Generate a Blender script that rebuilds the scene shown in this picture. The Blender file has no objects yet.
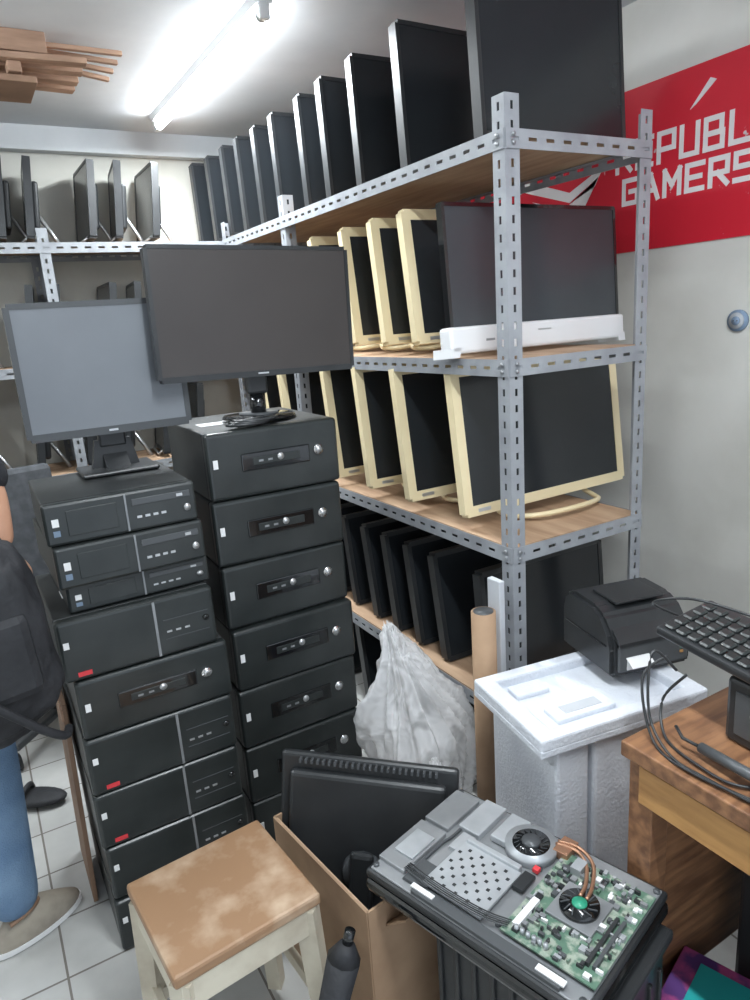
import bpy, bmesh, math, random
from mathutils import Vector, Matrix, noise
random.seed(7)
S = bpy.context.scene
COL = S.collection

# ------------------------------------------------------------------ materials
def mat(name, c, rough=0.5, metal=0.0, c2=None, nscale=8.0, bump=0.0, bscale=60.0, emit=None, estr=0.0, coat=0.0, lo=0.4, hi=0.7, stretch=None, spec=None):
    m = bpy.data.materials.new(name); m.use_nodes = True
    nt = m.node_tree; N = nt.nodes; L = nt.links
    b = N['Principled BSDF']
    b.inputs['Base Color'].default_value = (*c, 1)
    b.inputs['Roughness'].default_value = rough
    b.inputs['Metallic'].default_value = metal
    if spec is not None: b.inputs['Specular IOR Level'].default_value = spec
    if coat: b.inputs['Coat Weight'].default_value = coat
    if emit:
        b.inputs['Emission Color'].default_value = (*emit, 1); b.inputs['Emission Strength'].default_value = estr
    tc = N.new('ShaderNodeTexCoord'); vec = tc.outputs['Object']
    if stretch:
        mp = N.new('ShaderNodeMapping'); mp.inputs['Scale'].default_value = stretch
        L.new(vec, mp.inputs['Vector']); vec = mp.outputs['Vector']
    if c2 is not None:
        n = N.new('ShaderNodeTexNoise'); n.inputs['Scale'].default_value = nscale; n.inputs['Detail'].default_value = 6
        L.new(vec, n.inputs['Vector'])
        r = N.new('ShaderNodeValToRGB')
        r.color_ramp.elements[0].position = lo; r.color_ramp.elements[1].position = hi
        r.color_ramp.elements[0].color = (*c, 1); r.color_ramp.elements[1].color = (*c2, 1)
        L.new(n.outputs['Fac'], r.inputs['Fac']); L.new(r.outputs['Color'], b.inputs['Base Color'])
    if bump:
        n2 = N.new('ShaderNodeTexNoise'); n2.inputs['Scale'].default_value = bscale
        L.new(vec, n2.inputs['Vector'])
        bp = N.new('ShaderNodeBump'); bp.inputs['Strength'].default_value = bump; bp.inputs['Distance'].default_value = 0.01
        L.new(n2.outputs['Fac'], bp.inputs['Height']); L.new(bp.outputs['Normal'], b.inputs['Normal'])
    return m

M = {}
M['blk'] = mat('black_plastic', (.018,.020,.022), .36, c2=(.033,.035,.037), nscale=6)
M['blkm'] = mat('black_steel_case', (.024,.027,.028), .40, .2, c2=(.048,.052,.052), nscale=5, bump=.05, bscale=400)
M['bez'] = mat('pc_bezel_plastic', (.016,.020,.020), .30, c2=(.030,.034,.034), nscale=7)
M['gloss'] = mat('gloss_black', (.006,.007,.008), .12, coat=.5)
M['scr'] = mat('lcd_screen_dark', (.016,.019,.022), .20, c2=(.022,.025,.029), nscale=2, spec=.45)
M['scrw'] = mat('lcd_screen_grey_sheen', (.040,.046,.052), .26, c2=(.060,.067,.074), nscale=1.5, spec=.4)
M['scrg'] = mat('lcd_screen_matte_grey', (.16,.175,.195), .32, c2=(.24,.255,.275), nscale=1.2)
M['scrb'] = mat('lcd_screen_matte_brown', (.048,.041,.039), .34, c2=(.066,.058,.054), nscale=1.5, spec=.4)
M['silver'] = mat('silver_plastic', (.55,.56,.57), .3, .7)
M['chrome'] = mat('chrome', (.75,.76,.78), .2, 1)
M['post'] = mat('grey_painted_steel', (.29,.305,.325), .42, 0, c2=(.22,.23,.25), nscale=14)
M['ply'] = mat('plywood_shelf', (.50,.34,.22), .6, c2=(.34,.21,.13), nscale=5, stretch=(6,.8,6), lo=.35, hi=.72)
M['beige'] = mat('cream_plastic', (.78,.67,.43), .42, c2=(.72,.60,.37), nscale=4)
M['white'] = mat('white_plastic', (.74,.75,.76), .35)
M['label'] = mat('paper_label', (.75,.75,.75), .7)
M['red'] = mat('red_label', (.60,.04,.05), .6)
M['blue'] = mat('blue_label', (.16,.22,.30), .6)
M['bluegrey'] = mat('blue_grey_plastic', (.22,.30,.42), .5)
M['foam'] = mat('styrofoam', (.72,.75,.80), .75, c2=(.62,.65,.71), nscale=9, bump=.25, bscale=120)
M['foamg'] = mat('grey_foam', (.50,.52,.55), .8, c2=(.42,.44,.47), nscale=9)
M['card'] = mat('cardboard', (.38,.25,.155), .8, c2=(.30,.19,.115), nscale=10, bump=.05, bscale=40)
M['cardin'] = mat('cardboard_inner', (.46,.32,.21), .8, c2=(.38,.26,.17), nscale=6)
M['desk'] = mat('desk_wood_veneer', (.29,.145,.07), .4, c2=(.14,.065,.033), nscale=7, stretch=(1,8,8), lo=.35, hi=.65)
M['desky'] = mat('desk_rail_varnish', (.46,.25,.09), .4, c2=(.34,.17,.06), nscale=7, stretch=(8,1,8))
M['stoolw'] = mat('worn_wood_seat', (.30,.175,.095), .5, c2=(.56,.43,.31), nscale=12, lo=.50, hi=.80)
M['cream'] = mat('cream_painted_wood', (.62,.57,.46), .5, c2=(.46,.40,.31), nscale=12)
M['pcb'] = mat('green_circuit_board', (.09,.17,.12), .45, c2=(.30,.34,.28), nscale=60, lo=.46, hi=.60)
M['alum'] = mat('sheet_aluminium', (.46,.48,.50), .38, .4, c2=(.35,.37,.39), nscale=12)
M['copper'] = mat('copper_pipe', (.50,.28,.18), .38, .8)
M['grn'] = mat('green_fan_hub', (.03,.30,.18), .4)
M['gry'] = mat('dark_grey_plastic', (.065,.07,.075), .42)
M['steel'] = mat('dull_steel', (.30,.31,.32), .42, .4, c2=(.22,.23,.24), nscale=10)
M['skin'] = mat('skin', (.52,.29,.19), .5, c2=(.46,.24,.15), nscale=15)
M['jean'] = mat('blue_denim', (.11,.19,.31), .85, c2=(.18,.28,.41), nscale=9, bump=.3, bscale=300)
M['shirt'] = mat('black_cotton', (.015,.016,.02), .9, c2=(.03,.032,.037), nscale=9, bump=.3, bscale=60)
M['nylon'] = mat('black_nylon', (.012,.013,.016), .65, c2=(.024,.025,.029), nscale=14, bump=.3, bscale=40)
M['hair'] = mat('black_hair', (.012,.010,.010), .6, bump=.6, bscale=200)
M['eye'] = mat('eye_white', (.8,.8,.78), .3)
M['lip'] = mat('lips', (.42,.17,.14), .5)
M['sand'] = mat('shoe_tan', (.36,.32,.26), .7, c2=(.26,.23,.19), nscale=20)
M['woodc'] = mat('raw_wood', (.46,.29,.20), .7, c2=(.30,.18,.12), nscale=6, stretch=(1,6,6))
M['board'] = mat('brown_board', (.28,.17,.11), .7, c2=(.20,.12,.075), nscale=6)
M['cyan'] = mat('turquoise_print', (.02,.38,.38), .5)
M['pink'] = mat('pink_print', (.45,.08,.25), .5, c2=(.10,.04,.18), nscale=14, lo=.45, hi=.55)
M['greyfab'] = mat('grey_mesh_fabric', (.05,.055,.062), .8, c2=(.08,.085,.095), nscale=30)

def film():
    m = bpy.data.materials.new('clear_plastic_film'); m.use_nodes = True
    nt = m.node_tree; N = nt.nodes; L = nt.links
    b = N['Principled BSDF']; b.inputs['Base Color'].default_value = (.97,.97,.98,1); b.inputs['Roughness'].default_value = .14
    b.inputs['Coat Weight'].default_value = .8; b.inputs['Coat Roughness'].default_value = .05
    tc = N.new('ShaderNodeTexCoord')
    n = N.new('ShaderNodeTexNoise'); n.inputs['Scale'].default_value = 7; n.inputs['Detail'].default_value = 2; n.inputs['Distortion'].default_value = 2.0
    L.new(tc.outputs['Object'], n.inputs['Vector'])
    bp = N.new('ShaderNodeBump'); bp.inputs['Strength'].default_value = .35; bp.inputs['Distance'].default_value = .03
    L.new(n.outputs['Fac'], bp.inputs['Height']); L.new(bp.outputs['Normal'], b.inputs['Normal']); L.new(bp.outputs['Normal'], b.inputs['Coat Normal'])
    t = N.new('ShaderNodeBsdfTransparent'); t.inputs['Color'].default_value = (.98,.98,.98,1)
    tl = N.new('ShaderNodeBsdfTranslucent'); tl.inputs['Color'].default_value = (1,1,1,1)
    r = N.new('ShaderNodeValToRGB'); r.color_ramp.elements[0].color = (.15,)*3+(1,); r.color_ramp.elements[1].color = (.60,)*3+(1,)
    r.color_ramp.elements[0].position = .42; r.color_ramp.elements[1].position = .62
    L.new(n.outputs['Fac'], r.inputs['Fac'])
    m0 = N.new('ShaderNodeMixShader'); m0.inputs['Fac'].default_value=.35
    L.new(b.outputs[0], m0.inputs[1]); L.new(tl.outputs[0], m0.inputs[2])
    mx = N.new('ShaderNodeMixShader'); L.new(r.outputs['Color'], mx.inputs['Fac'])
    L.new(m0.outputs[0], mx.inputs[1]); L.new(t.outputs[0], mx.inputs[2])
    L.new(mx.outputs[0], N['Material Output'].inputs['Surface'])
    return m
M['film'] = film()

def tilemat():
    m = bpy.data.materials.new('white_floor_tiles'); m.use_nodes = True
    nt = m.node_tree; N = nt.nodes; L = nt.links; b = N['Principled BSDF']; b.inputs['Roughness'].default_value = .25
    tc = N.new('ShaderNodeTexCoord')
    br = N.new('ShaderNodeTexBrick'); br.offset = 0; br.squash = 1
    br.inputs['Scale'].default_value = 1; br.inputs['Mortar Size'].default_value = .003
    br.inputs['Brick Width'].default_value = .2; br.inputs['Row Height'].default_value = .2
    br.inputs['Color1'].default_value = (.64,.64,.62,1); br.inputs['Color2'].default_value = (.57,.57,.55,1)
    br.inputs['Mortar'].default_value = (.24,.22,.20,1)
    L.new(tc.outputs['Object'], br.inputs['Vector'])
    n = N.new('ShaderNodeTexNoise'); n.inputs['Scale'].default_value = 5; n.inputs['Detail'].default_value = 8
    L.new(tc.outputs['Object'], n.inputs['Vector'])
    mx = N.new('ShaderNodeMixRGB'); mx.blend_type = 'MULTIPLY'; mx.inputs['Fac'].default_value = .5
    L.new(br.outputs['Color'], mx.inputs[1]); L.new(n.outputs['Fac'], mx.inputs[2])
    L.new(mx.outputs['Color'], b.inputs['Base Color'])
    return m
M['tile'] = tilemat()
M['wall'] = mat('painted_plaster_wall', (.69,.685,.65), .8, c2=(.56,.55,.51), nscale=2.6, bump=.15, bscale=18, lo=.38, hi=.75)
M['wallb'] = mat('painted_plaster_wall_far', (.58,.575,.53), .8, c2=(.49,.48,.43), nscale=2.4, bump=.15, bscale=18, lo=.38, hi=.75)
M['ceil'] = mat('ceiling_paint', (.68,.70,.72), .85, c2=(.54,.56,.58), nscale=2.2, bump=.15, bscale=12, lo=.35, hi=.75)
M['banner'] = mat('red_vinyl_banner', (.62,.015,.035), .45, c2=(.60,.55,.55), nscale=16, lo=.70, hi=.72)
M['bwhite'] = mat('white_vinyl_print', (.78,.76,.76), .5)
M['tube'] = mat('fluorescent_tube', (1,1,1), .5, emit=(.90,.96,1), estr=38)

# ------------------------------------------------------------------ builder
def basis(z):
    z = z.normalized(); t = Vector((0,0,1)) if abs(z.z) < .9 else Vector((1,0,0))
    x = t.cross(z).normalized(); return x, z.cross(x), z
class B:
    def __init__(s): s.bm = bmesh.new(); s.mats = []
    def mi(s, k):
        if k not in s.mats: s.mats.append(k)
        return s.mats.index(k)
    def _add(s, t, k, mx=None, smooth=False):
        if mx is not None: bmesh.ops.transform(t, matrix=mx, verts=t.verts)
        i = s.mi(k)
        for f in t.faces: f.material_index = i; f.smooth = smooth
        me = bpy.data.meshes.new('tmp'); t.to_mesh(me); t.free(); s.bm.from_mesh(me); bpy.data.meshes.remove(me)
    def box(s, c, d, k, bev=0, rot=None, seg=2):
        t = bmesh.new(); bmesh.ops.create_cube(t, size=1)
        bmesh.ops.scale(t, vec=Vector(d), verts=t.verts)
        if bev: bmesh.ops.bevel(t, geom=t.edges[:], offset=bev, segments=seg, affect='EDGES', profile=.5)
        mx = Matrix.Translation(Vector(c))
        if rot: mx = mx @ (Matrix.Rotation(rot[2],4,'Z') @ Matrix.Rotation(rot[1],4,'Y') @ Matrix.Rotation(rot[0],4,'X'))
        s._add(t, k, mx)
    def cyl(s, p, q, r, k, r2=None, seg=20, smooth=True):
        p = Vector(p); q = Vector(q); d = q-p
        t = bmesh.new(); bmesh.ops.create_cone(t, cap_ends=True, segments=seg, radius1=r, radius2=r if r2 is None else r2, depth=d.length)
        x,y,z = basis(d)
        mx = Matrix((x,y,z)).transposed().to_4x4(); mx.translation = (p+q)/2
        s._add(t, k, mx, smooth)
    def sph(s, c, d, k, sub=3, smooth=True):
        t = bmesh.new(); bmesh.ops.create_icosphere(t, subdivisions=sub, radius=1)
        bmesh.ops.scale(t, vec=Vector(d), verts=t.verts); s._add(t, k, Matrix.Translation(Vector(c)), smooth)
    def prism(s, pts, axis, a, b2, k, bev=0):
        t = bmesh.new()
        def P(p, h): return {'x':(h,p[0],p[1]),'y':(p[0],h,p[1]),'z':(p[0],p[1],h)}[axis]
        v1 = [t.verts.new(P(p,a)) for p in pts]; v2 = [t.verts.new(P(p,b2)) for p in pts]
        t.faces.new(v1); t.faces.new(v2[::-1]); n = len(pts)
        for i in range(n): t.faces.new((v1[i],v2[i],v2[(i+1)%n],v1[(i+1)%n]))
        bmesh.ops.recalc_face_normals(t, faces=t.faces)
        if bev: bmesh.ops.bevel(t, geom=t.edges[:], offset=bev, segments=2, affect='EDGES')
        s._add(t, k)
    def tube(s, pts, r, k, seg=8, closed=False):
        pts = [Vector(p) for p in pts]; t = bmesh.new(); rings = []
        n = len(pts)
        for i,p in enumerate(pts):
            if closed: d = pts[(i+1)%n]-pts[i-1]
            else: d = pts[min(i+1,n-1)]-pts[max(i-1,0)]
            x,y,z = basis(d)
            rings.append([t.verts.new(p+x*r*math.cos(2*math.pi*j/seg)+y*r*math.sin(2*math.pi*j/seg)) for j in range(seg)])
        rng = n if closed else n-1
        for i in range(rng):
            A = rings[i]; C = rings[(i+1)%n]
            for j in range(seg):
                t.faces.new((A[j],A[(j+1)%seg],C[(j+1)%seg],C[j]))
        if not closed: t.faces.new(rings[0][::-1]); t.faces.new(rings[-1])
        bmesh.ops.recalc_face_normals(t, faces=t.faces)
        s._add(t, k, None, True)
    def frame(s, c, w, h, th, b, k, bev=.003, bb=None):
        bb = bb or b
        t = bmesh.new(); W=w/2;H=h/2
        o = [(-W,-H),(W,-H),(W,H),(-W,H)]; i = [(-W+b,-H+bb),(W-b,-H+bb),(W-b,H-b),(-W+b,H-b)]
        fo=[t.verts.new((x,-th/2,z)) for x,z in o]; fi=[t.verts.new((x,-th/2,z)) for x,z in i]
        bo=[t.verts.new((x,th/2,z)) for x,z in o]; bi=[t.verts.new((x,th/2,z)) for x,z in i]
        for j in range(4):
            q=(j+1)%4
            t.faces.new((fo[j],fo[q],fi[q],fi[j])); t.faces.new((bo[q],bo[j],bi[j],bi[q]))
            t.faces.new((fo[q],fo[j],bo[j],bo[q])); t.faces.new((fi[j],fi[q],bi[q],bi[j]))
        bmesh.ops.recalc_face_normals(t, faces=t.faces)
        if bev:
            es=[e for e in t.edges if abs(e.verts[0].co.x)>W-1e-5 and abs(e.verts[1].co.x)>W-1e-5 and abs(e.verts[0].co.z)>H-1e-5 and abs(e.verts[1].co.z)>H-1e-5 and abs(e.verts[0].co.y-e.verts[1].co.y)>1e-5]
            bmesh.ops.bevel(t, geom=es, offset=bev*3, segments=4, affect='EDGES')
        s._add(t, k, Matrix.Translation(Vector(c)))
    def slot(s, o, dl, dw, length, width, k, pitch=.05, sl=.03, sw=.009, th=.0022, start=.012, double=False):
        """perforated strip with real slot holes"""
        t = bmesh.new(); o=Vector(o); dl=Vector(dl); dw=Vector(dw); nn=dl.cross(dw).normalized()*th*.5
        cols=[0,(width-sw)/2,(width+sw)/2,width]; holes={1}
        rows=[0]; hr=set(); p=start
        while p+sl < length-.005:
            rows.append(p); hr.add(len(rows)-1); rows.append(p+sl); p+=pitch
        rows.append(length)
        nr=len(rows)-1; nc=len(cols)-1
        solid=lambda i,j: 0<=i<nr and 0<=j<nc and not (i in hr and j in holes)
        V=[[[t.verts.new(o+dl*r+dw*c+nn*sg) for c in cols] for r in rows] for sg in (-1,1)]
        for i in range(nr):
            for j in range(nc):
                if not solid(i,j): continue
                for lay in (0,1):
                    q=[V[lay][i][j],V[lay][i+1][j],V[lay][i+1][j+1],V[lay][i][j+1]]
                    t.faces.new(q if lay==0 else q[::-1])
                for (di,dj,a,c_) in ((-1,0,(i,j),(i,j+1)),(1,0,(i+1,j),(i+1,j+1)),(0,-1,(i,j),(i+1,j)),(0,1,(i,j+1),(i+1,j+1))):
                    if not solid(i+di,j+dj):
                        t.faces.new((V[0][a[0]][a[1]],V[0][c_[0]][c_[1]],V[1][c_[0]][c_[1]],V[1][a[0]][a[1]]))
        bmesh.ops.recalc_face_normals(t, faces=t.faces)
        s._add(t, k)
    def done(s, name, loc=(0,0,0), rot=(0,0,0), parent=None):
        me = bpy.data.meshes.new(name); s.bm.to_mesh(me); s.bm.free()
        for k in s.mats: me.materials.append(M[k])
        ob = bpy.data.objects.new(name, me); COL.objects.link(ob)
        ob.location = loc; ob.rotation_euler = rot
        if parent: ob.parent = parent
        return ob
def dup(ob, loc, rot=None, name=None):
    o = bpy.data.objects.new(name or ob.name, ob.data); COL.objects.link(o); o.location = loc
    o.rotation_euler = rot if rot is not None else ob.rotation_euler
    return o
def smooth(pts,n=8):
    out=[]; P=[Vector(p) for p in pts]; P=[P[0]]+P+[P[-1]]
    for i in range(1,len(P)-2):
        for j in range(n):
            t=j/n; a,b_,c,d=P[i-1],P[i],P[i+1],P[i+2]
            out.append(.5*((2*b_)+(-a+c)*t+(2*a-5*b_+4*c-d)*t*t+(-a+3*b_-3*c+d)*t**3))
    out.append(P[-2]); return out

# ------------------------------------------------------------------ room
XR, YB, ZC, XL, YF = 2.07, 3.70, 2.42, -1.35, -1.3
def slab(name, c, d, k):
    b = B(); b.box((0,0,0), d, k); return b.done(name, c)
slab('floor', ((XR+XL)/2,(YB+YF)/2,-.05), (XR-XL+.2, YB-YF+.2, .1), 'tile')
slab('ceiling', ((XR+XL)/2,(YB+YF)/2,ZC+.05), (XR-XL+.2, YB-YF+.2, .1), 'ceil')
slab('wall_right', (XR+.05,(YB+YF)/2,ZC/2), (.1, YB-YF+.2, ZC), 'wall')
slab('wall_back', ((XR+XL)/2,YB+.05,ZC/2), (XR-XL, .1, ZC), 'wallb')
slab('wall_left', (XL-.05,(YB+YF)/2,ZC/2), (.1, YB-YF+.2, ZC), 'wall')
slab('trim_1', ((XR+XL)/2,YB-.03,ZC-.05), (XR-XL,.06,.1), 'ceil')

# banner on the right wall (reads from far y to near y)
b = B(); b.box((0,0,0),(.004,2.3,.505),'banner')
ban = b.done('wall_banner', (XR-.004,1.55,1.915))
GL={'R':[((0,0),(0,1)),((0,1),(1,1)),((1,1),(1,.5)),((1,.45),(.0,.45)),((.45,.45),(1,0))],
    'E':[((0,0),(0,1)),((0,1),(1,1)),((0,.5),(.85,.5)),((0,0),(1,0))],
    'P':[((0,0),(0,1)),((0,1),(1,1)),((1,1),(1,.42)),((1,.42),(0,.42))],
    'U':[((0,0),(0,1)),((0,0),(1,0)),((1,0),(1,1))],
    'B':[((0,0),(0,1)),((0,1),(.92,1)),((.92,1),(.92,.5)),((0,.5),(1,.5)),((1,.5),(1,0)),((1,0),(0,0))],
    'L':[((0,0),(0,1)),((0,0),(1,0))],'I':[((.5,0),(.5,1))],
    'C':[((1,1),(0,1)),((0,0),(0,1)),((0,0),(1,0))],
    'O':[((0,0),(0,1)),((0,1),(1,1)),((1,1),(1,0)),((1,0),(0,0))],'F':[((0,0),(0,1)),((0,1),(1,1)),((0,.5),(.8,.5))],
    'G':[((1,1),(0,1)),((0,1),(0,0)),((0,0),(1,0)),((1,0),(1,.5)),((1,.5),(.5,.5))],
    'A':[((0,0),(.5,1)),((.5,1),(1,0)),((.2,.35),(.8,.35))],
    'M':[((0,0),(0,1)),((0,1),(.5,.4)),((.5,.4),(1,1)),((1,1),(1,0))],
    'S':[((1,1),(0,1)),((0,1),(0,.5)),((0,.5),(1,.5)),((1,.5),(1,0)),((1,0),(0,0))]}
b=B()
def word(sx, y, z, lw, lh, gap, th=.0155):
    for ch in sx:
        w_=lw*(.45 if ch=='I' else 1)
        for k_,(p,q) in enumerate(GL.get(ch,[])):
            a=Vector((y-p[0]*w_, z+p[1]*lh)); c=Vector((y-q[0]*w_, z+q[1]*lh)); d=c-a; L=d.length+th*.98
            m=(a+c)/2; ang=math.atan2(d.y,d.x)
            b.box((-.0030-.00025*k_,m.x-1.55,m.y-1.915),(.0014,L,th),'bwhite',rot=(ang,0,0))
        y-=w_+gap
word('REPUBLIC OF',1.800,1.925,.056,.082,.027)
word('GAMERS',1.770,1.820,.055,.072,.026)
for k_,pts in enumerate(([(2.32,1.96),(2.28,1.99),(2.02,1.90),(1.86,1.96),(1.88,1.93),(2.02,1.865)],
            [(2.22,1.90),(2.12,1.87),(2.05,1.80),(1.98,1.80),(2.08,1.845)],
            [(2.02,1.86),(1.90,1.90),(1.88,1.93),(1.96,1.82)],
            [(1.525,2.05),(1.505,2.06),(1.44,2.11),(1.46,2.12)])):
    b.prism([(p[0]-1.55,p[1]-1.915) for p in pts],'x',-.0035-.0003*k_,-.0023,'bwhite')
b.done('banner_print', parent=ban)

b = B()
b.cyl((0,0,0),(-.012,0,0),.032,'bluegrey'); b.cyl((-.012,0,0),(-.016,0,0),.024,'foamg')
b.cyl((-.016,0,0),(-.020,0,0),.013,'bluegrey')
for s_ in (-1,1): b.cyl((-.0195,s_*.006,0),(-.021,s_*.006,0),.002,'gry',seg=8)
b.done('wall_socket',(XR,1.33,1.42))

def fixture(x, y0, y1, z=ZC, e=30):
    b = B(); L=y1-y0
    b.prism([(-.03,0),(-.022,-.022),(.022,-.022),(.03,0)],'y',-L/2-.02,L/2+.02,'white')
    for sgn in (-1,1): b.box((0,sgn*(L/2+.008),-.04),(.03,.018,.045),'white',.003)
    b.cyl((0,-L/2,-.045),(0,L/2,-.045),.017,'tube')
    for sgn in (-1,1): b.cyl((0,sgn*L/2,-.045),(0,sgn*(L/2-.02),-.045),.0175,'silver')
    o=b.done('fluorescent_lamp',(x,(y0+y1)/2,z))
    ld = bpy.data.lights.new('tube_glow','AREA'); ld.shape='RECTANGLE'; ld.size=.05; ld.size_y=L; ld.energy=e; ld.color=(.90,.96,1)
    lo = bpy.data.objects.new('tube_glow',ld); COL.objects.link(lo); lo.parent=o; lo.location=(0,0,-.070)
    return o
fixture(.95,2.13,3.36,e=30)
fixture(.55,-.35,.88,e=28)  # out-of-view tube, added to light the near side of the room
fixture(-.55,1.6,2.8,e=18)  # unseen extra tube, added as fill light from the left

b = B()
b.box((-.10,0,-.03),(.24,.26,.06),'woodc',.003)
for i,yy in enumerate((-.12,-.04,.05,.13)): b.box((-.04,yy,-.075),(.34,.045,.018),'woodc',.002,rot=(0,0,.05*(i-1.5)))
for yy in (-.09,.10): b.box((-.08,yy,-.10),(.04,.06,.03),'woodc',.002)
for i in range(4): b.box((.13,-.11+.07*i,-.03),(.24,.018,.014),'woodc',.002,rot=(0,.03*i,.04*i))
b.box((-.1,0,-.13),(.16,.22,.02),'board',.002)
b.done('ceiling_wood_rack',(.40,2.72,ZC-.0))

# ------------------------------------------------------------------ racks
XP, XQ = 1.15, 1.64
DECK = [1.893,1.382,.900,.403]
def rack(name, posts, x0, x1, ptop, decks):
    b = B(); w=.042
    y0,y1 = posts[0],posts[-1]
    for i,y in enumerate(posts):
        sy = 1 if i==0 else (-1 if i==len(posts)-1 else 1)
        for x,sx in ((x0,1),(x1,-1)):
            b.slot((x,y,0),(0,0,1),(sx,0,0),ptop,w,'post',pitch=.040,sl=.018,sw=.009)
            b.slot((x,y,0),(0,0,1),(0,sy,0),ptop,w,'post',pitch=.040,sl=.018,sw=.009)
            b.box((x+sx*w/2,y+sy*w/2,.003),(w+.004,w+.004,.006),'gry')
    for z in decks:
        for x,sx in ((x0,1),(x1,-1)):
            b.slot((x-sx*.003,y0,z-.042),(0,1,0),(0,0,1),y1-y0,.042,'post',pitch=.055,sl=.026,sw=.008)
            b.box((x+sx*.015,(y0+y1)/2,z-.0165),(.032,y1-y0,.002),'post')
        for y,sy in ((y0,1),(y1,-1)):
            b.slot((x0,y-sy*.003,z-.042),(1,0,0),(0,0,1),x1-x0,.042,'post',pitch=.055,sl=.026,sw=.008)
        b.box(((x0+x1)/2,(y0+y1)/2,z-.007),(x1-x0-.008,y1-y0-.008,.014),'ply')
        for dz in (-.012,-.03):
            b.cyl((x0-.0045,y0+.02,z+dz),(x0-.009,y0+.02,z+dz),.005,'steel',seg=6)
            b.cyl((x0+.02,y0-.0045,z+dz),(x0+.02,y0-.009,z+dz),.005,'steel',seg=6)
    return b.done(name)
rack('metal_shelf_rack',[1.322,2.56,3.26],XP,XQ,1.965,DECK)
o = rack('metal_shelf_rack',[-1.0,.0,1.05],0,.36,1.95,[1.894,1.40,.93,.40])
o.rotation_euler=(0,0,math.radians(90)); o.location=(.42,3.31,0)

# ------------------------------------------------------------------ displays
def screen(w,h,fr,sc,bz=.015,bb=None,th=.02,stand=None,back='blk',stickers=0,bump_back=True,loopk='beige',bev=.003):
    b = B()
    H=h
    b.frame((0,0,H/2),w,H,th,bz,fr,bb=bb,bev=bev)
    iw=w-2*bz
    b.box((0,-th/2+.004,((bb or bz)+H-bz)/2),(iw+.002,.004,H-bz-(bb or bz)+.002),sc)
    b.box((0,th*.32,H/2),(w*.97,th*.36,H*.95),back,.003)
    if bump_back: b.box((0,th*.5+.012,H*.45),(w*.6,.026,H*.6),back,.010)
    if stickers&1: b.box((w/2-bz-.05,-th/2-.0006,(bb or bz)*.5+.012),(.024,.0012,.016),'label')
    if stickers&8: b.box((-w/2+.07,-th/2-.0006,bz*.5),(.045,.0012,.010),'silver')
    if stand=='loop':
        pts=[(-.17,.05,.10),(-.18,.03,.0),(-.17,-.02,-.022),(-.12,-.085,-.025),(0,-.105,-.025),(.12,-.085,-.025),(.17,-.02,-.022),(.18,.03,.0),(.17,.05,.10)]
        b.tube(smooth(pts,4),.008,loopk)
    return b
def put(b,name,x,y,z,tilt=0,yaw=0,roll=0): return b.done(name,(x,y,z),(math.radians(tilt),math.radians(roll),math.radians(yaw)))

tp = screen(.50,.385,'blk','scr',bz=.012,bb=.02,th=.035,stickers=1)
first = put(tp,'computer_monitor',1.438,1.46,DECK[0]+.003,-4)
first.scale=(1.0,1,1.1)
for y,x,yaw in ((1.80,1.440,1),(2.05,1.44,-1),(2.27,1.44,1),(2.45,1.445,0),(2.68,1.44,0),(2.87,1.44,1),(3.04,1.43,0),(3.20,1.42,0),(3.40,1.415,0),(3.56,1.39,0)):
    dup(first,(x,y,DECK[0]+.003),(math.radians(-4),0,math.radians(yaw)))

b = screen(.645,.345,'gloss','scrw',bz=.010,bb=.012,th=.022,back='white',bev=.001)
b.box((0,.004,-.001),(.665,.052,.070),'white',.008)
b.prism([(-.3325,-.02),(-.30,-.02),(-.308,-.045),(-.335,-.045)],'y',-.022,.06,'white')
b.prism([(.3325,-.02),(.30,-.02),(.308,-.045),(.335,-.045)],'y',-.022,.06,'white')
b.box((0,-.0225,.010),(.05,.001,.004),'silver')
b.box((-.20,-.0226,-.005),(.03,.001,.006),'steel')
put(b,'all_in_one_computer',1.445,1.530,DECK[1]+.047,-4,1)
cr = screen(.60,.385,'beige','scr',bz=.030,th=.028,stand='loop',back='beige',stickers=8)
c0 = put(cr,'all_in_one_computer',1.475,1.765,DECK[1]+.034,-8)
for y in (1.93,2.12,2.36,2.75,3.0):
    dup(c0,(1.47,y,DECK[1]+.034),(math.radians(-8),0,math.radians(random.uniform(-1.5,1.5))))
cr2 = screen(.665,.425,'beige','scr',bz=.030,th=.028,stand='loop',back='beige',stickers=8)
c1 = put(cr2,'all_in_one_computer',1.490,1.545,DECK[2]+.034,-7,1)
for y in (1.80,2.04,2.29,2.7,2.95):
    dup(c1,(1.475,y,DECK[2]+.034),(math.radians(-8),0,math.radians(random.uniform(-1.5,1.5))))
dk = screen(.50,.36,'blk','scr',bz=.016,th=.035)
d0 = put(dk,'computer_monitor',1.44,1.50,DECK[3]+.003,-5)
for y in (1.70,1.85,2.0,2.15,2.30,2.46,2.70,2.9):
    dup(d0,(1.44,y,DECK[3]+.003),(math.radians(-10),0,math.radians(random.uniform(-2,2))))
for y in (1.75,2.0,2.25,2.5,2.8): dup(d0,(1.42,y,.012),(math.radians(-9),0,0)).scale=(.95,1,.9)

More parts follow.
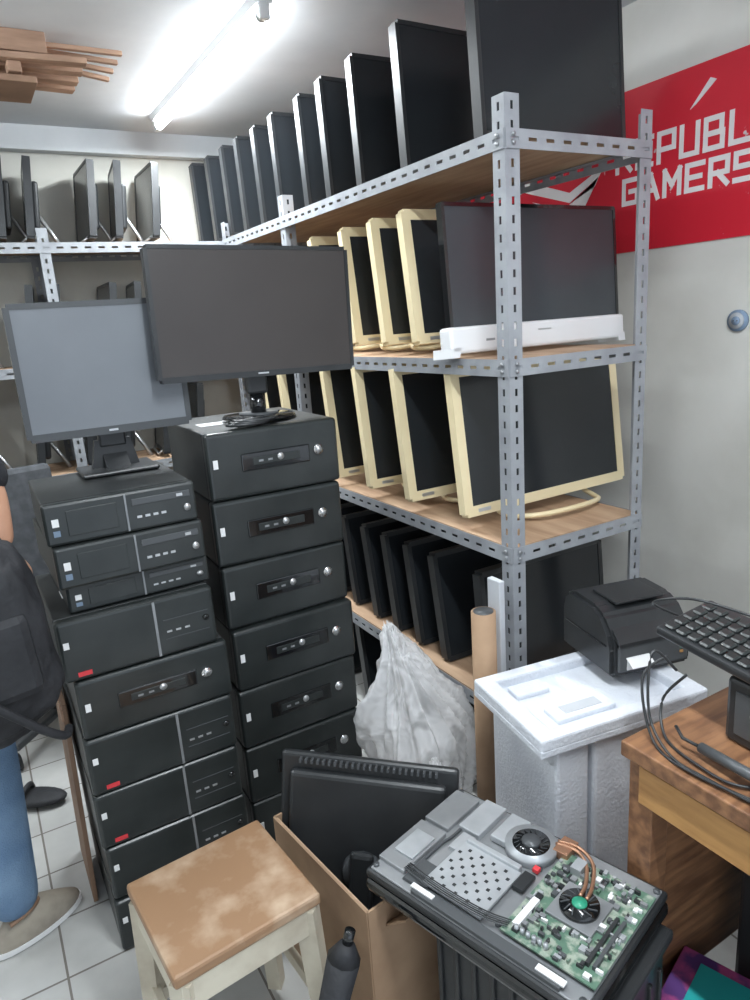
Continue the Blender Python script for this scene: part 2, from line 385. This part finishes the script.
ee = screen(.34,.315,'blk','scr',bz=.012,th=.03)
ee.tube([(0,.02,.14),(0,.10,.03),(0,.125,-.012)],.009,'silver')
ee.box((0,.125,-.013),(.16,.05,.006),'silver',.002)
ee.tube([(-.10,.0,.02),(-.10,-.03,-.008),(.10,-.03,-.008),(.10,.0,.02)],.006,'silver')
lst=[(.26,1.894),(.37,1.894),(.60,1.894),(.73,1.894),(.87,1.894),(.02,1.894),(-.2,1.894),
     (.30,1.40),(.40,1.40),(.62,1.40),(.74,1.40),(.88,1.40),(.05,1.40),(.25,.93),(.45,.93),(.62,.93),(.8,.93),(.02,.93),(.95,.93)]
f0=None
for i,(x,z) in enumerate(lst):
    rot=(math.radians(-6),0,math.radians(-93+random.uniform(-4,4)))
    if f0 is None: f0=ee.done('computer_monitor',(x,3.49,z+.018),rot)
    else: dup(f0,(x,3.49,z+.018),rot)
b=B(); b.box((0,0,.13),(.9,.28,.26),'card',.004); b.box((-.1,-.142,.13),(.3,.003,.16),'label'); b.done('cardboard_box',(.3,3.49,.402))

# ------------------------------------------------------------------ desktop PCs
def pc_tower(w=.36,h=.172,d=.40,variant=0):
    b=B()
    b.box((w/2,d/2+.02,h/2),(w-.004,d-.03,h-.006),'blkm',.003)
    b.box((w/2,d-.0,h/2),(w-.01,.01,h-.012),'gry')
    b.box((w/2,.018,h/2),(w,.036,h-.003),'bez',.010,seg=3)
    if variant==0:
        b.box((w*.5,-.001,h*.52),(w*.52,.006,h*.26),'gloss',.0028)
        b.box((w*.5,-.004,h*.52),(w*.36,.004,h*.12),'bez',.0018)
        b.cyl((w*.53,-.004,h*.54),(w*.53,-.007,h*.54),.009,'silver')
        for i in range(2): b.box((w*.38+i*.025,-.0065,h*.52),(.012,.002,.005),'steel')
        b.cyl((w*.83,.0,h*.55),(w*.83,-.006,h*.55),.0135,'chrome'); b.cyl((w*.83,-.006,h*.55),(w*.83,-.008,h*.55),.009,'silver')
        b.box((w*.055,-.0008,h*.55),(.012,.002,.022),'label')
    else:
        b.box((w*.60,-.0005,h*.5),(.006,.003,h*.92),'steel')
        b.box((w*.80,-.0005,h*.30),(w*.30,.003,.002),'gry')
        b.box((w*.80,-.0005,h*.62),(w*.30,.003,.002),'gry')
        for i in range(3): b.box((w*(.68+.06*i),-.0012,h*.42),(.012,.002,.005),'silver')
        b.cyl((w*.93,.0,h*.5),(w*.93,-.004,h*.5),.008,'gloss')
        b.box((w*.13,-.0008,h*.12),(.030,.002,.012),'red')
        b.box((w*.05,-.0008,h*.62),(.012,.002,.018),'label')
    b.box((w*.25,d*.5,h-.003+.0005),(.10,.06,.0006),'label')
    return b
def sff(w=.335,h=.088,d=.36):
    b=B()
    b.box((w/2,d/2+.015,h/2),(w-.004,d-.03,h-.004),'blkm',.003)
    b.box((w/2,.014,h/2),(w,.028,h-.002),'bez',.006)
    b.box((w*.76,-.0008,h*.72),(w*.40,.003,.014),'gry',.001)
    b.box((w*.885,-.003,h*.72),(.014,.003,.006),'silver')
    b.box((w*.52,-.0005,h*.5),(.004,.003,h*.9),'steel')
    for i in range(4): b.box((w*(.60+.055*i),-.001,h*.35),(.011,.002,.005),'silver')
    b.cyl((w*.93,0,h*.38),(w*.93,-.004,h*.38),.008,'silver')
    b.box((w*.07,-.0008,h*.55),(.014,.002,.016),'label'); b.box((w*.07,-.0008,h*.30),(.014,.0022,.012),'blue')
    b.box((w*.30,-.0008,h*.5),(w*.32,.0025,h*.6),'bez',.001)
    return b
A0 = pc_tower(variant=0).done('desktop_computer',(0.497,1.705,0))
hh=.1785
for i in range(1,7): 
    dup(A0,(.497+random.uniform(-.008,.008),1.705+random.uniform(-.010,.010),i*hh),(0,0,math.radians(random.uniform(-1.8,1.8))))
for o in COL.objects:
    if o.data==A0.data: o.scale=(1.02,1,hh/.172)
h4=.1495
V1=None
rows=[(0,1),(h4,1),(2*h4,1),(3*h4,1),(4*h4,0),(5*h4,1)]
for i,(z,v) in enumerate(rows):
    lx=.090+random.uniform(-.006,.006) - (.008 if i==5 else 0); ly=1.60+random.uniform(-.006,.006)
    rt=(0,0,math.radians(random.uniform(-1,1)))
    if v==0:
        o=bpy.data.objects.new('desktop_computer',A0.data); COL.objects.link(o); o.location=(lx,ly,z); o.rotation_euler=rt
    else:
        if V1 is None: V1=pc_tower(variant=1).done('desktop_computer',(lx,ly,z),rt); o=V1
        else: o=dup(V1,(lx,ly,z),rt)
    o.scale=(1,1,h4/.172)
z=6*h4
s0=sff().done('desktop_computer',(.118,1.64,z),(0,0,.02)); s0.scale=(.98,1,.75)
z+=.088*.75
dup(s0,(.105,1.615,z),(0,0,.03)).scale=(1,1,1.12); z+=.088*1.12
dup(s0,(.098,1.63,z),(0,0,-.01)).scale=(1,1,1.10); z+=.088*1.10
ZT=z
b=screen(.405,.330,'gry','scrg',bz=.014,bb=.02,th=.03)
b.box((0,.045,.06),(.07,.025,.20),'blk',.006)
b.box((0,.03,-.097),(.19,.15,.010),'blk',.004)
b.prism([(-.045,-.02),(.045,-.02),(.06,-.092),(-.06,-.092)],'y',.035,.055,'blk')
b.box((0,-.0158,.010),(.022,.001,.005),'silver')
b.prism([(-.012,-.092),(.04,-.092),(.045,-.05)],'x',-.03,.03,'blk')
m1=put(b,'computer_monitor',.317,1.90,ZT+.102,0,-1)
b=screen(.562,.337,'blk','scrb',bz=.010,bb=.016,th=.03)
b.box((0,-.0158,.009),(.030,.001,.004),'silver')
b.box((0,.05,.03),(.06,.03,.16),'blk',.008)
b.cyl((0,.05,-.05),(0,.05,-.112),.022,'gloss')
b.cyl((0,.05,-.107),(0,.05,-.117),.10,'gloss',r2=.105,seg=40)
b.cyl((0,.05,-.101),(0,.05,-.107),.055,'gry',seg=32)
b.done('computer_monitor',(.712,1.83,1.369),(math.radians(-1),math.radians(1.2),0))
b=B()
for i in range(3): b.tube([(.06*math.cos(a*.4+i)+.01*i,.030*math.sin(a*.4+i),.008+.004*i) for a in range(15)],.004,'blk')
b.box((0,0,.010),(.08,.03,.018),'blk',.004)
b.done('power_adapter',(.63,1.750,1.2505))

b=B(); b.box((0,0,.30),(.012,.24,.60),'board',.002); b.box((-.007,0,.57),(.006,.24,.03),'woodc',.001)
b.done('wooden_board',(.060,1.93,.001),(0,math.radians(1.5),0))

b=B()
b.box((0,0,.48),(.44,.42,.07),'greyfab',.03); b.box((0,.2,.80),(.40,.05,.46),'greyfab',.022,rot=(-.12,0,0))
b.box((0,.24,.6),(.05,.02,.28),'gry',.004)
b.cyl((0,0,.1),(0,0,.45),.025,'gry')
for i in range(5):
    a=2*math.pi*i/5; b.box((.13*math.cos(a),.13*math.sin(a),.09),(.27,.04,.03),'gry',.008,rot=(0,0,a))
    b.cyl((.26*math.cos(a)-.012,.26*math.sin(a),.03),(.26*math.cos(a)+.012,.26*math.sin(a),.03),.03,'blk')
for sx in (-1,1):
    b.tube([(sx*.2,0,.46),(sx*.26,0,.5),(sx*.26,0,.66)],.012,'gry'); b.box((sx*.26,0,.67),(.05,.24,.025),'gry',.01)
b.done('office_chair',(.10,2.82,0),(0,0,math.radians(12)))

# ------------------------------------------------------------------ stool
b=B()
b.box((0,0,.437),(.29,.27,.026),'stoolw',.006)
b.box((0,-.122,.395),(.27,.018,.058),'cream',.002); b.box((0,.122,.395),(.27,.018,.058),'cream',.002)
b.box((-.132,0,.395),(.018,.24,.058),'cream',.002); b.box((.132,0,.395),(.018,.24,.058),'cream',.002)
for sx in (-1,1):
    for sy in (-1,1):
        b.cyl((sx*.122,sy*.112,.42),(sx*.138,sy*.128,.0),.028,'cream',r2=.022,seg=4,smooth=False)
for sy in (-1,1): b.box((0,sy*.120,.17),(.25,.016,.03),'cream',.002)
for sx in (-1,1): b.box((sx*.130,0,.20),(.016,.23,.03),'cream',.002)
b.done('wooden_stool',(.255,1.16,0),(0,0,math.radians(5)))

def openbox(w,d,h,k='card'):
    b=B(); t=.005
    b.box((0,0,t/2+.001),(w,d,t),k)
    b.box((-w/2,0,h/2),(t,d,h),k); b.box((w/2,0,h/2),(t,d,h),k)
    b.box((0,-d/2,h/2),(w,t,h),k); b.box((0,d/2,h/2),(w,t,h),k)
    for sx in (-1,1): b.box((sx*(w/2-.005),0,h/2),(.003,d-.01,h-.004),'cardin')
    return b
b=openbox(.29,.36,.40)
b.box((.02,-.21,.37),(.25,.004,.10),'card',rot=(math.radians(48),0,0))
b.done('cardboard_box',(.606,1.19,0),(0,0,math.radians(7)))
b=B()
b.box((0,.012,.24),(.41,.022,.47),'blk',.010,seg=3)
b.box((0,-.006,.24),(.36,.026,.40),'blk',.012,seg=3)
for i in range(24): b.box((-.155+.0135*i,-.003,.462),(.006,.02,.010),'gry',.001)
b.cyl((0,-.018,.22),(0,-.032,.22),.05,'gry',r2=.045)
b.box((0,-.042,.19),(.055,.022,.18),'blk',.010)
b.box((0,-.052,.10),(.14,.018,.10),'gloss',.008)
b.box((0,.0235,.24),(.37,.002,.43),'scr')
b.done('computer_monitor',(.560,1.195,.070),(math.radians(-9),math.radians(4),math.radians(-41)))

# crumpled film bags: sharp folds, slumped with a gathered peak
def bag(name,loc,sx,sy,sz,seed,rot=(0,0,0)):
    t=bmesh.new(); bmesh.ops.create_icosphere(t,subdivisions=6,radius=1)
    for v in t.verts:
        p=v.co.copy(); a=math.atan2(p.y,p.x)
        n=noise.noise(p*1.2+Vector((seed,0,0)))
        fold=abs(noise.noise(Vector((math.cos(a)*2.0+seed,math.sin(a)*2.0,p.z*.7))))
        fold2=abs(noise.noise(Vector((math.cos(a)*3.6,math.sin(a)*3.6+seed,p.z*1.6+n*2))))
        fold3=abs(noise.noise(p*6+Vector((0,seed,0))))
        prof=1.0 if p.z<0 else (1-.66*p.z**1.1)
        f=1.15+.30*n-.70*fold-.45*fold2-.08*fold3
        v.co=Vector((p.x*sx*prof*f-.12*max(0,p.z)*sx,p.y*sy*prof*f,p.z*sz*(1+.18*n-.30*fold2)))
        v.co.z=max(v.co.z,-sz*.90+.01*fold3)
    b=B(); b._add(t,'film',None,True); return b.done(name,loc,rot)
bag('plastic_wrap_bag',(.955,1.53,.345),.195,.130,.38,3.3,(0,math.radians(-11),.3))
bag('plastic_wrap_bag',(.890,1.345,.185),.120,.080,.205,8.1,(0,math.radians(-4),1))

b=B(); b.cyl((0,0,0),(0,0,.75),.032,'card',seg=32); b.cyl((0,0,.746),(0,0,.752),.026,'gry',seg=24)
b.done('cardboard_tube',(1.050,1.325,.002),(0,0,0))
b=B(); b.box((0,0,.41),(.018,.05,.82),'foamg',.003); b.done('foam_sheet',(1.110,1.345,0))

# foam blocks + lid + printer
b=B()
b.box((-.105,0,.285),(.09,.25,.57),'foam',.008); b.box((.075,-.005,.280),(.25,.25,.56),'foam',.008)
b.box((.14,-.132,.20),(.11,.012,.36),'foam',.005)
b.done('styrofoam_packaging',(1.125,1.085,0),(0,0,math.radians(-6)))
b=B()
b.box((0,0,.010),(.46,.29,.02),'foam',.004)
for (c,d) in (((0,-.128,.03),(.46,.034,.032)),((0,.128,.03),(.46,.034,.032)),((-.207,0,.03),(.045,.24,.032)),((.207,0,.03),(.045,.24,.032))):
    b.box(c,d,'foam',.006)
b.box((-.06,-.05,.026),(.16,.06,.014),'foam',.004)
b.box((-.12,.07,.026),(.09,.05,.014),'foam',.004)
b.box((-.06,-.05,.0335),(.10,.03,.002),'foamg')
b.done('styrofoam_lid',(1.160,1.075,.574),(math.radians(1),0,math.radians(-9)))
b=B()
W=.215;D=.22
prof=[(-D/2,0),(-D/2,.065),(-D/2+.012,.10),(-D/2+.045,.135),(-D/2+.08,.150),(D/2-.04,.152),(D/2-.01,.135),(D/2,.10),(D/2,0)]
b.prism(prof,'x',-W/2,W/2,'blk',.009)
b.box((0,-D/2-.002,.045),(W*.86,.012,.062),'gry',.005)
b.box((0,-.01,.155),(W*.6,.10,.006),'blk',.002)
b.prism([(-D/2-.012,.078),(-D/2-.012,.086),(-D/2+.02,.112),(-D/2+.02,.10)],'x',-W*.44,W*.44,'blk')
b.box((0,0,.072),(W+.004,D*.8,.003),'gloss')
b.box((-.045,-D/2-.0215,.042),(.06,.030,.002),'label',rot=(.5,0,0)); b.box((-.045,-D/2-.0095,.035),(.055,.002,.03),'label')
for i,k in enumerate(('grn','grn','desky')): b.box((W*.34,-D/2-.0095,.062-.012*i),(.008,.004,.005),k)
pr=b.done('label_printer',(1.345,1.125,.626),(0,0,math.radians(-14))); pr.scale=(1.05,1,1.08)

# ------------------------------------------------------------------ opened all-in-one with circuit board
b=B(); L=.465;Wd=.312
b.box((0,0,-.006),(L,Wd,.030),'gloss',.012,seg=3)
b.box((0,0,.020),(L-.006,Wd-.006,.018),'blk',.006,seg=2)
b.box((0,0,.028),(L-.022,Wd-.022,.008),'steel',.002)
b.box((-.19,-.055,.036),(.065,.13,.010),'steel',.002); b.box((-.192,.075,.036),(.06,.11,.010),'steel',.002)
b.box((-.185,-.055,.043),(.045,.07,.005),'alum',.001)
b.box((-.125,.09,.038),(.05,.10,.014),'alum',.002)
b.box((-.125,-.10,.036),(.05,.06,.008),'gry',.001)
b.box((-.118,.01,.036),(.03,.05,.01),'alum',.001)
b.tube(smooth([(-.15,-.13,.035),(-.15,-.02,.037),(-.145,.02,.037),(-.15,.13,.035)],6),.003,'gry')
px,py=-.050,-.052
b.box((px,py,.040),(.130,.130,.006),'alum',.001)
for i in range(9):
    for j in range(8):
        if (i+j)%2==0: b.box((px-.054+.0135*i,py-.050+.0143*j,.0434),(.006,.006,.001),'blk')
b.box((px,py+.070,.043),(.12,.012,.014),'alum',.002)
b.cyl((-.008,.084,.033),(-.008,.084,.050),.050,'alum',seg=36); b.cyl((-.008,.084,.050),(-.008,.084,.0515),.036,'gloss',seg=36)
for i in range(18):
    a=2*math.pi*i/18; b.box((-.008+.028*math.cos(a),.084+.028*math.sin(a),.052),(.012,.001,.001),'gry',rot=(0,0,a+.5))
b.cyl((-.008,.084,.051),(-.008,.084,.056),.018,'gry',seg=24)
b.box((-.060,.094,.041),(.045,.08,.014),'alum',.002)
b.tube(smooth([(.03,.119,.05),(.07,.126,.052),(.11,.104,.052),(.135,.05,.055),(.14,.02,.056)],4),.0036,'copper')
b.tube(smooth([(.03,.111,.05),(.07,.116,.052),(.10,.096,.052),(.123,.05,.055),(.128,.02,.056)],4),.0036,'copper')
b.box((.048,.116,.044),(.03,.045,.016),'copper',.001)
b.box((.137,.0,.040),(.172,.225,.003),'pcb')
b.cyl((.135,.005,.044),(.135,.005,.056),.034,'gloss',seg=32); b.cyl((.135,.005,.056),(.135,.005,.059),.013,'grn',seg=20)
for i in range(12):
    a=2*math.pi*i/12; b.box((.135+.024*math.cos(a),.005+.024*math.sin(a),.058),(.016,.002,.002),'gry',rot=(0,0,a+.4))
b.box((.135,.005,.0445),(.085,.085,.006),'steel',.001)
rr=random.Random(3)
for i in range(230):
    x=rr.uniform(.056,.218);y=rr.uniform(-.108,.108)
    if abs(x-.135)<.045 and abs(y-.005)<.045: continue
    k=rr.choice(['gry','blk','steel','alum','label','steel','pcb','blk','gry'])
    b.box((x,y,.0440),(rr.uniform(.003,.012),rr.uniform(.003,.012),rr.uniform(.004,.010)),k)
b.box((.195,-.03,.046),(.006,.11,.008),'blk'); b.box((.207,-.03,.046),(.006,.11,.008),'gry')
b.box((.07,-.06,.046),(.012,.07,.008),'label'); b.box((.092,.085,.048),(.02,.03,.016),'alum')
for i in range(6): b.cyl((.075+.011*i,-.098,.042),(.075+.011*i,-.098,.052),.004,'alum',seg=12)
b.box((.03,-.134,.036),(.30,.022,.008),'gry',.001); b.box((-.10,-.134,.041),(.05,.010,.003),'label')
b.box((.16,-.134,.041),(.05,.012,.003),'label')
for i in range(5):
    y0=-.115+.004*i
    b.tube(smooth([(-.16,y0,.044),(-.10,y0-.008,.048),(-.04,y0-.008,.048),(.02,y0-.003,.048),(.06,y0+.01,.046)],4),.0012,['gry','blk','blk','gry','blk'][i])
b.box((.028,-.0,.040),(.022,.045,.008),'blk',.001); b.box((.03,.04,.040),(.012,.012,.008),'red',.001)
for p in ((-.215,-.135),(-.215,.135),(.215,.135),(.215,-.135),(-.1,-.11),(.03,.05),(.04,-.1)):
    b.cyl((p[0],p[1],.030),(p[0],p[1],.036),.006,'gry',seg=12)
b.done('opened_computer_chassis',(.706,.834,.452),(0,0,math.radians(-74.2)))
b=B()
b.box((0,0,.21),(.35,.22,.41),'blk',.012)
b.box((0,0,.418),(.37,.24,.022),'blk',.006)
for i in range(9):
    for sy in (-1,1): b.box((-.16+.04*i,sy*.112,.20),(.010,.008,.34),'blk',.002)
for i in range(5):
    for sx in (-1,1): b.box((sx*.177,-.08+.04*i,.20),(.008,.010,.34),'blk',.002)
b.done('plastic_crate',(.735,.775,0),(0,0,math.radians(-74.2)))
b=B(); b.cyl((0,0,0),(0,0,.05),.006,'silver'); b.cyl((0,0,.05),(0,0,.40),.018,'nylon',r2=.032,seg=10); b.cyl((0,0,.40),(0,0,.43),.032,'nylon',r2=.014,seg=10)
b.cyl((0,0,.43),(0,0,.455),.010,'gloss')
d=(Vector((.425,.945,.43))-Vector((.28,.945,.01))).normalized()
o=b.done('folded_umbrella',(.275,.945,.006)); o.rotation_euler=d.to_track_quat('Z','Y').to_euler()

# ------------------------------------------------------------------ desk
b=B()
X0,X1,Y0,Y1=.888,1.50,-.55,.745
b.box(((X0+X1)/2,(Y0+Y1)/2,.735),(X1-X0,Y1-Y0,.03),'desk',.003)
b.box((X0+.022,(Y0+Y1)/2,.672),(.018,Y1-Y0-.06,.075),'desky',.002)
b.box(((X0+X1)/2,Y1-.022,.672),(X1-X0-.06,.018,.095),'desk',.002)
b.box((X0+.012,.30,.67),(.012,.36,.055),'desky',.002); b.cyl((X0+.005,.30,.67),(X0-.012,.30,.67),.010,'steel')
for x in (X0+.042,X1-.03):
    for y in (Y0+.03,Y1-.030): b.box((x,y,.36),(.045,.05,.72),'desk',.002)
b.box(((X0+X1)/2+.02,Y1-.022,.40),(X1-X0-.10,.010,.5),'desk')
b.box((X1-.02,(Y0+Y1)/2,.45),(.012,Y1-Y0-.08,.5),'desk')
b.done('wooden_desk')
b=B(); b.box((0,0,.06),(.19,.24,.12),'blk',.008); b.box((-.096,0,.06),(.004,.20,.08),'gry',.001); b.cyl((-.098,.06,.07),(-.103,.06,.07),.008,'silver')
b.done('cash_drawer',(1.12,.52,.751),(0,0,math.radians(-4)))
b=B(); b.box((0,0,.010),(.145,.42,.018),'blk',.005)
for i in range(5):
    for j in range(16):
        b.box((-.052+.024*i,-.187+.025*j,.022),(.021,.022,.008),'bez',.003,seg=1)
b.done('computer_keyboard',(1.085,.575,.889),(math.radians(4),math.radians(-8),math.radians(-5)))
b=B(); b.cyl((0,0,0),(.0,-.14,.012),.009,'gry'); b.sph((0,-.15,.012),(.016,.020,.016),'steel'); b.tube([(0,0,0),(-.01,.03,.004),(.0,.055,.01)],.003,'blk')
b.done('microphone',(.955,.635,.768),(0,0,math.radians(-8)))
b=B()
for pts in ([(1.0,.70,.86),(.985,.735,.80),(.95,.70,.755),(.925,.62,.756),(.93,.55,.756),(1.0,.50,.756)],
            [(1.0,.74,.88),(.96,.76,.84),(.92,.70,.757),(.90,.60,.757),(.93,.45,.757)],
            [(1.0,.72,.86),(.96,.74,.90),(.93,.72,.80),(.91,.66,.757),(.905,.58,.757),(.91,.50,.757)],
            [(1.12,.80,.90),(1.06,.82,.94),(1.07,.74,.97),(1.12,.64,.95)]):
    b.tube(smooth(pts),.0026,'blk')
b.done('cable_tangle')
b=B(); b.box((0,0,.11),(.15,.20,.22),'pink',.003); b.box((0,0,.221),(.10,.12,.002),'cyan'); b.box((-.076,.02,.11),(.002,.12,.10),'cyan'); b.box((-.077,-.05,.15),(.002,.05,.05),'grn')
b.done('toy_package',(1.02,.60,0),(0,0,.3))
b=B(); b.box((0,0,.22),(.20,.40,.44),'blk',.01); b.box((-.102,0,.22),(.004,.30,.34),'bez',.002); b.cyl((-.104,.1,.38),(-.109,.1,.38),.012,'silver')
for i in range(6): b.box((-.105,0,.10+.03*i),(.002,.24,.006),'gry')
b.done('desktop_computer',(1.24,.46,0.001))
b=B(); b.sph((0,0,.022),(.05,.11,.02),'nylon'); b.tube(smooth([(-.045,.03,.03),(-.02,.02,.06),(.02,.02,.06),(.045,.03,.03)]),.009,'nylon')
b.done('slipper',(-.04,2.38,0),(0,0,1.0))

# ------------------------------------------------------------------ person
man = bpy.data.objects.new('standing_man',None); COL.objects.link(man)
FD = math.atan2(.50,.86)
PC_ = Vector((-.175,1.875,0))
man.location=PC_; man.rotation_euler=(0,0,FD)
def skin(name,verts,edges,rad,k,sub=2,root=0):
    me=bpy.data.meshes.new(name); me.from_pydata(verts,edges,[]); ob=bpy.data.objects.new(name,me); COL.objects.link(ob)
    md=ob.modifiers.new('skin','SKIN'); md.use_smooth_shade=True
    sv=me.skin_vertices[0].data
    for i,r in enumerate(rad): sv[i].radius = r if isinstance(r,tuple) else (r,r)
    for i in range(len(rad)): sv[i].use_root = (i==root)
    s=ob.modifiers.new('sub','SUBSURF'); s.levels=sub; s.render_levels=sub
    me.materials.append(M[k]); ob.parent=man; return ob
skin('jeans',[(0,0,.93),(0,0,.99),(0,-.09,.86),(.015,-.095,.50),(-.005,-.10,.08),(0,.09,.86),(-.03,.10,.50),(-.075,.11,.08)],
     [(0,1),(0,2),(2,3),(3,4),(0,5),(5,6),(6,7)],[(.12,.15),(.12,.145),.100,.074,.066,.100,.074,.066],'jean')
inv=(Matrix.Translation(PC_)@Matrix.Rotation(FD,4,'Z')).inverted()
elb=inv@Vector((.005,1.695,1.235)); wr=inv@Vector((.012,1.640,1.075))
cuff=elb.lerp(wr,.30)
skin('shirt',[(0,0,.96),(.0,0,1.12),(0,0,1.30),(0,0,1.43),(0,0,1.475),(0,-.17,1.40),(.01,-.205,1.33),tuple(elb),tuple(cuff),(0,.17,1.40),(-.01,.225,1.27),(0,.235,1.17)],
     [(0,1),(1,2),(2,3),(3,4),(3,5),(5,6),(6,7),(7,8),(3,9),(9,10),(10,11)],[(.125,.16),(.12,.15),(.125,.165),(.09,.12),.062,.068,.060,.057,.052,.068,.060,.058],'shirt')
def hand(base,dirv,up,side,tag):
    dirv=Vector(dirv).normalized(); up=Vector(up).normalized(); side=Vector(side).normalized(); base=Vector(base)
    skin('palm_'+tag,[tuple(base),tuple(base+dirv*.04),tuple(base+dirv*.085)],[(0,1),(1,2)],[(.025,.020),(.038,.016),(.038,.014)],'skin')
    for i,(o,l) in enumerate(((.030,.9),(.010,1.0),(-.010,.93),(-.029,.75))):
        p=base+dirv*.075+side*o; a=0; pts=[tuple(p)]
        for s,ln in zip((.35,.85,.95),(.038,.026,.022)):
            a+=s; p=p+(dirv*math.cos(a)-up*math.sin(a))*ln*l; pts.append(tuple(p))
        skin('finger_%d_%s'%(i+1,tag),pts,[(0,1),(1,2),(2,3)],[.0095,.009,.0085,.0075],'skin')
    p=base+dirv*.025+side*.025; q=p+side*.025+dirv*.025-up*.01; r=q+dirv*.03+side*.004-up*.018; s=r+dirv*.018-side*.008-up*.012
    skin('thumb_'+tag,[tuple(p),tuple(q),tuple(r),tuple(s)],[(0,1),(1,2),(2,3)],[.013,.011,.010,.008],'skin')
skin('arm_right',[tuple(elb),tuple(elb.lerp(wr,.4)),tuple(wr)],[(0,1),(1,2)],[.040,.040,.028],'skin')
hd=(wr-elb).normalized()
upv=inv.to_3x3()@Vector((.5,-.85,.1)); upv=(upv-hd*upv.dot(hd)).normalized()
hand(wr,hd,upv,hd.cross(upv)*-1,'right')
skin('arm_left',[(0,.225,1.27),(-.02,.26,1.12),(.03,.27,.98),(.06,.265,.87)],[(0,1),(1,2),(2,3)],[.046,.041,.038,.026],'skin')
hand((.06,.265,.87),(.25,-.03,-1),(0,1,0),(1,0,.2),'left')
skin('neck',[(0,0,1.42),(.01,0,1.50),(.02,0,1.57)],[(0,1),(1,2)],[.062,.056,.058],'skin')
t=bmesh.new(); bmesh.ops.create_icosphere(t,subdivisions=4,radius=1)
for v in t.verts:
    p=v.co; x,y,z=p.x,p.y,p.z
    w=.076*(1-.28*max(0,-z)**1.3); dx=.097 if x<0 else .092*(1-.10*max(0,-z))
    nx=x*dx; ny=y*w; nz=z*.116
    if x>.3:
        nx+=.022*math.exp(-(ny/.012)**2-((nz+.012)/.020)**2)
        nx+=.006*math.exp(-(ny/.022)**2-((nz+.05)/.010)**2)+.008*math.exp(-(ny/.025)**2-((nz+.09)/.02)**2)
        nx-=.009*math.exp(-((abs(ny)-.031)/.014)**2-((nz-.006)/.011)**2)
        nx+=.005*math.exp(-((abs(ny)-.030)/.02)**2-((nz-.026)/.008)**2)
    v.co=(nx,ny,nz)
b=B(); b._add(t,'skin',None,True)
for s in (-1,1):
    b.sph((.076,s*.031,.006),(.012,.014,.010),'eye'); b.sph((.086,s*.031,.006),(.004,.006,.006),'hair',2)
    b.sph((-.002,s*.078,-.004),(.018,.009,.030),'skin'); b.box((.088,s*.031,.026),(.006,.030,.005),'hair',.002)
b.sph((.088,0,-.050),(.008,.024,.008),'lip')
t=bmesh.new(); bmesh.ops.create_icosphere(t,subdivisions=4,radius=1)
bmesh.ops.delete(t,geom=[v for v in t.verts if (v.co.z< .30 and v.co.x>-.05) or v.co.z<-.35 or (v.co.x>.55 and v.co.z<.55)],context='VERTS')
for v in t.verts:
    n=1+.04*noise.noise(v.co*6); v.co=(v.co.x*.106*n,v.co.y*.086*n,v.co.z*.126*n+.002)
b._add(t,'hair',None,True)
b.done('head',(.03,0,1.64),(0,math.radians(8),0),man)
for s,x0,y0 in ((-1,-.005,-.10),(1,-.075,.11)):
    b=B()
    pts=[]
    for i in range(28):
        a=2*math.pi*i/28; pts.append((.052+.122*math.cos(a),(.046+.007*math.cos(a))*math.sin(a)))
    b.prism(pts,'z',0,.022,'label',.004)
    t=bmesh.new(); bmesh.ops.create_icosphere(t,subdivisions=4,radius=1)
    for v in t.verts:
        x,y,z=v.co; X=x*.117; top=.085 if X<-.02 else .085-.050*min(1,(X+.02)/.12)
        v.co=(X+.052,y*(.044+.006*x),max(z,-.1)*top+.022)
    b._add(t,'sand',None,True)
    b.tube(smooth([(-.03,-.03,.09),(.02,-.038,.10),(.06,0,.088),(.02,.038,.10),(-.03,.03,.09)]),.006,'board')
    b.done('shoe_'+('right' if s<0 else 'left'),(x0,y0,.001),(0,0,math.radians(4*s)),man)
# bag hanging from the right hand
t=bmesh.new(); bmesh.ops.create_icosphere(t,subdivisions=5,radius=1)
for v in t.verts:
    p=v.co; n=noise.fractal(p*1.5+Vector((5,2,0)),.9,2,4)
    def sq(a,e=.75): return math.copysign(abs(a)**e,a)
    v.co=Vector((sq(p.x)*.115*(1-.10*p.z),sq(p.y)*.060,sq(p.z)*.225))*(1+.10*n)
b=B(); b._add(t,'nylon',None,True)
b.tube(smooth([(-.07,.02,.17),(-.05,.03,.215),(0,.03,.225),(.05,.03,.215),(.07,.02,.17)]),.009,'nylon')
b.tube(smooth([(-.10,-.04,.12),(-.06,-.080,-.05),(.02,-.080,-.17),(.08,-.06,-.24),(.10,-.02,-.25)]),.009,'nylon')
b.box((0,-.050,-.04),(.15,.04,.18),'nylon',.02)
b.done('shoulder_bag',(-.050,1.515,.940),(0,math.radians(-3),math.radians(8)))

# ------------------------------------------------------------------ light, camera
w=bpy.data.worlds.new('world'); S.world=w; w.use_nodes=True
w.node_tree.nodes['Background'].inputs[0].default_value=(.78,.88,1,1); w.node_tree.nodes['Background'].inputs[1].default_value=1.2
cam=bpy.data.cameras.new('camera'); co=bpy.data.objects.new('camera',cam); COL.objects.link(co)
cam.sensor_fit='VERTICAL'; cam.sensor_height=36; cam.lens=25.2; cam.clip_start=.02
dX=Vector((.8588,.1838,-.4782)); dY=Vector((-.5085,.1827,-.8415)); dX.normalize(); dY=(dY-dX*dX.dot(dY)).normalized(); dZ=dX.cross(dY)
co.matrix_world=Matrix.Translation((0,0,1.5)) @ Matrix((dX,dY,dZ)).to_4x4()
S.camera=co
S.view_settings.view_transform='Standard'; S.view_settings.exposure=0.32
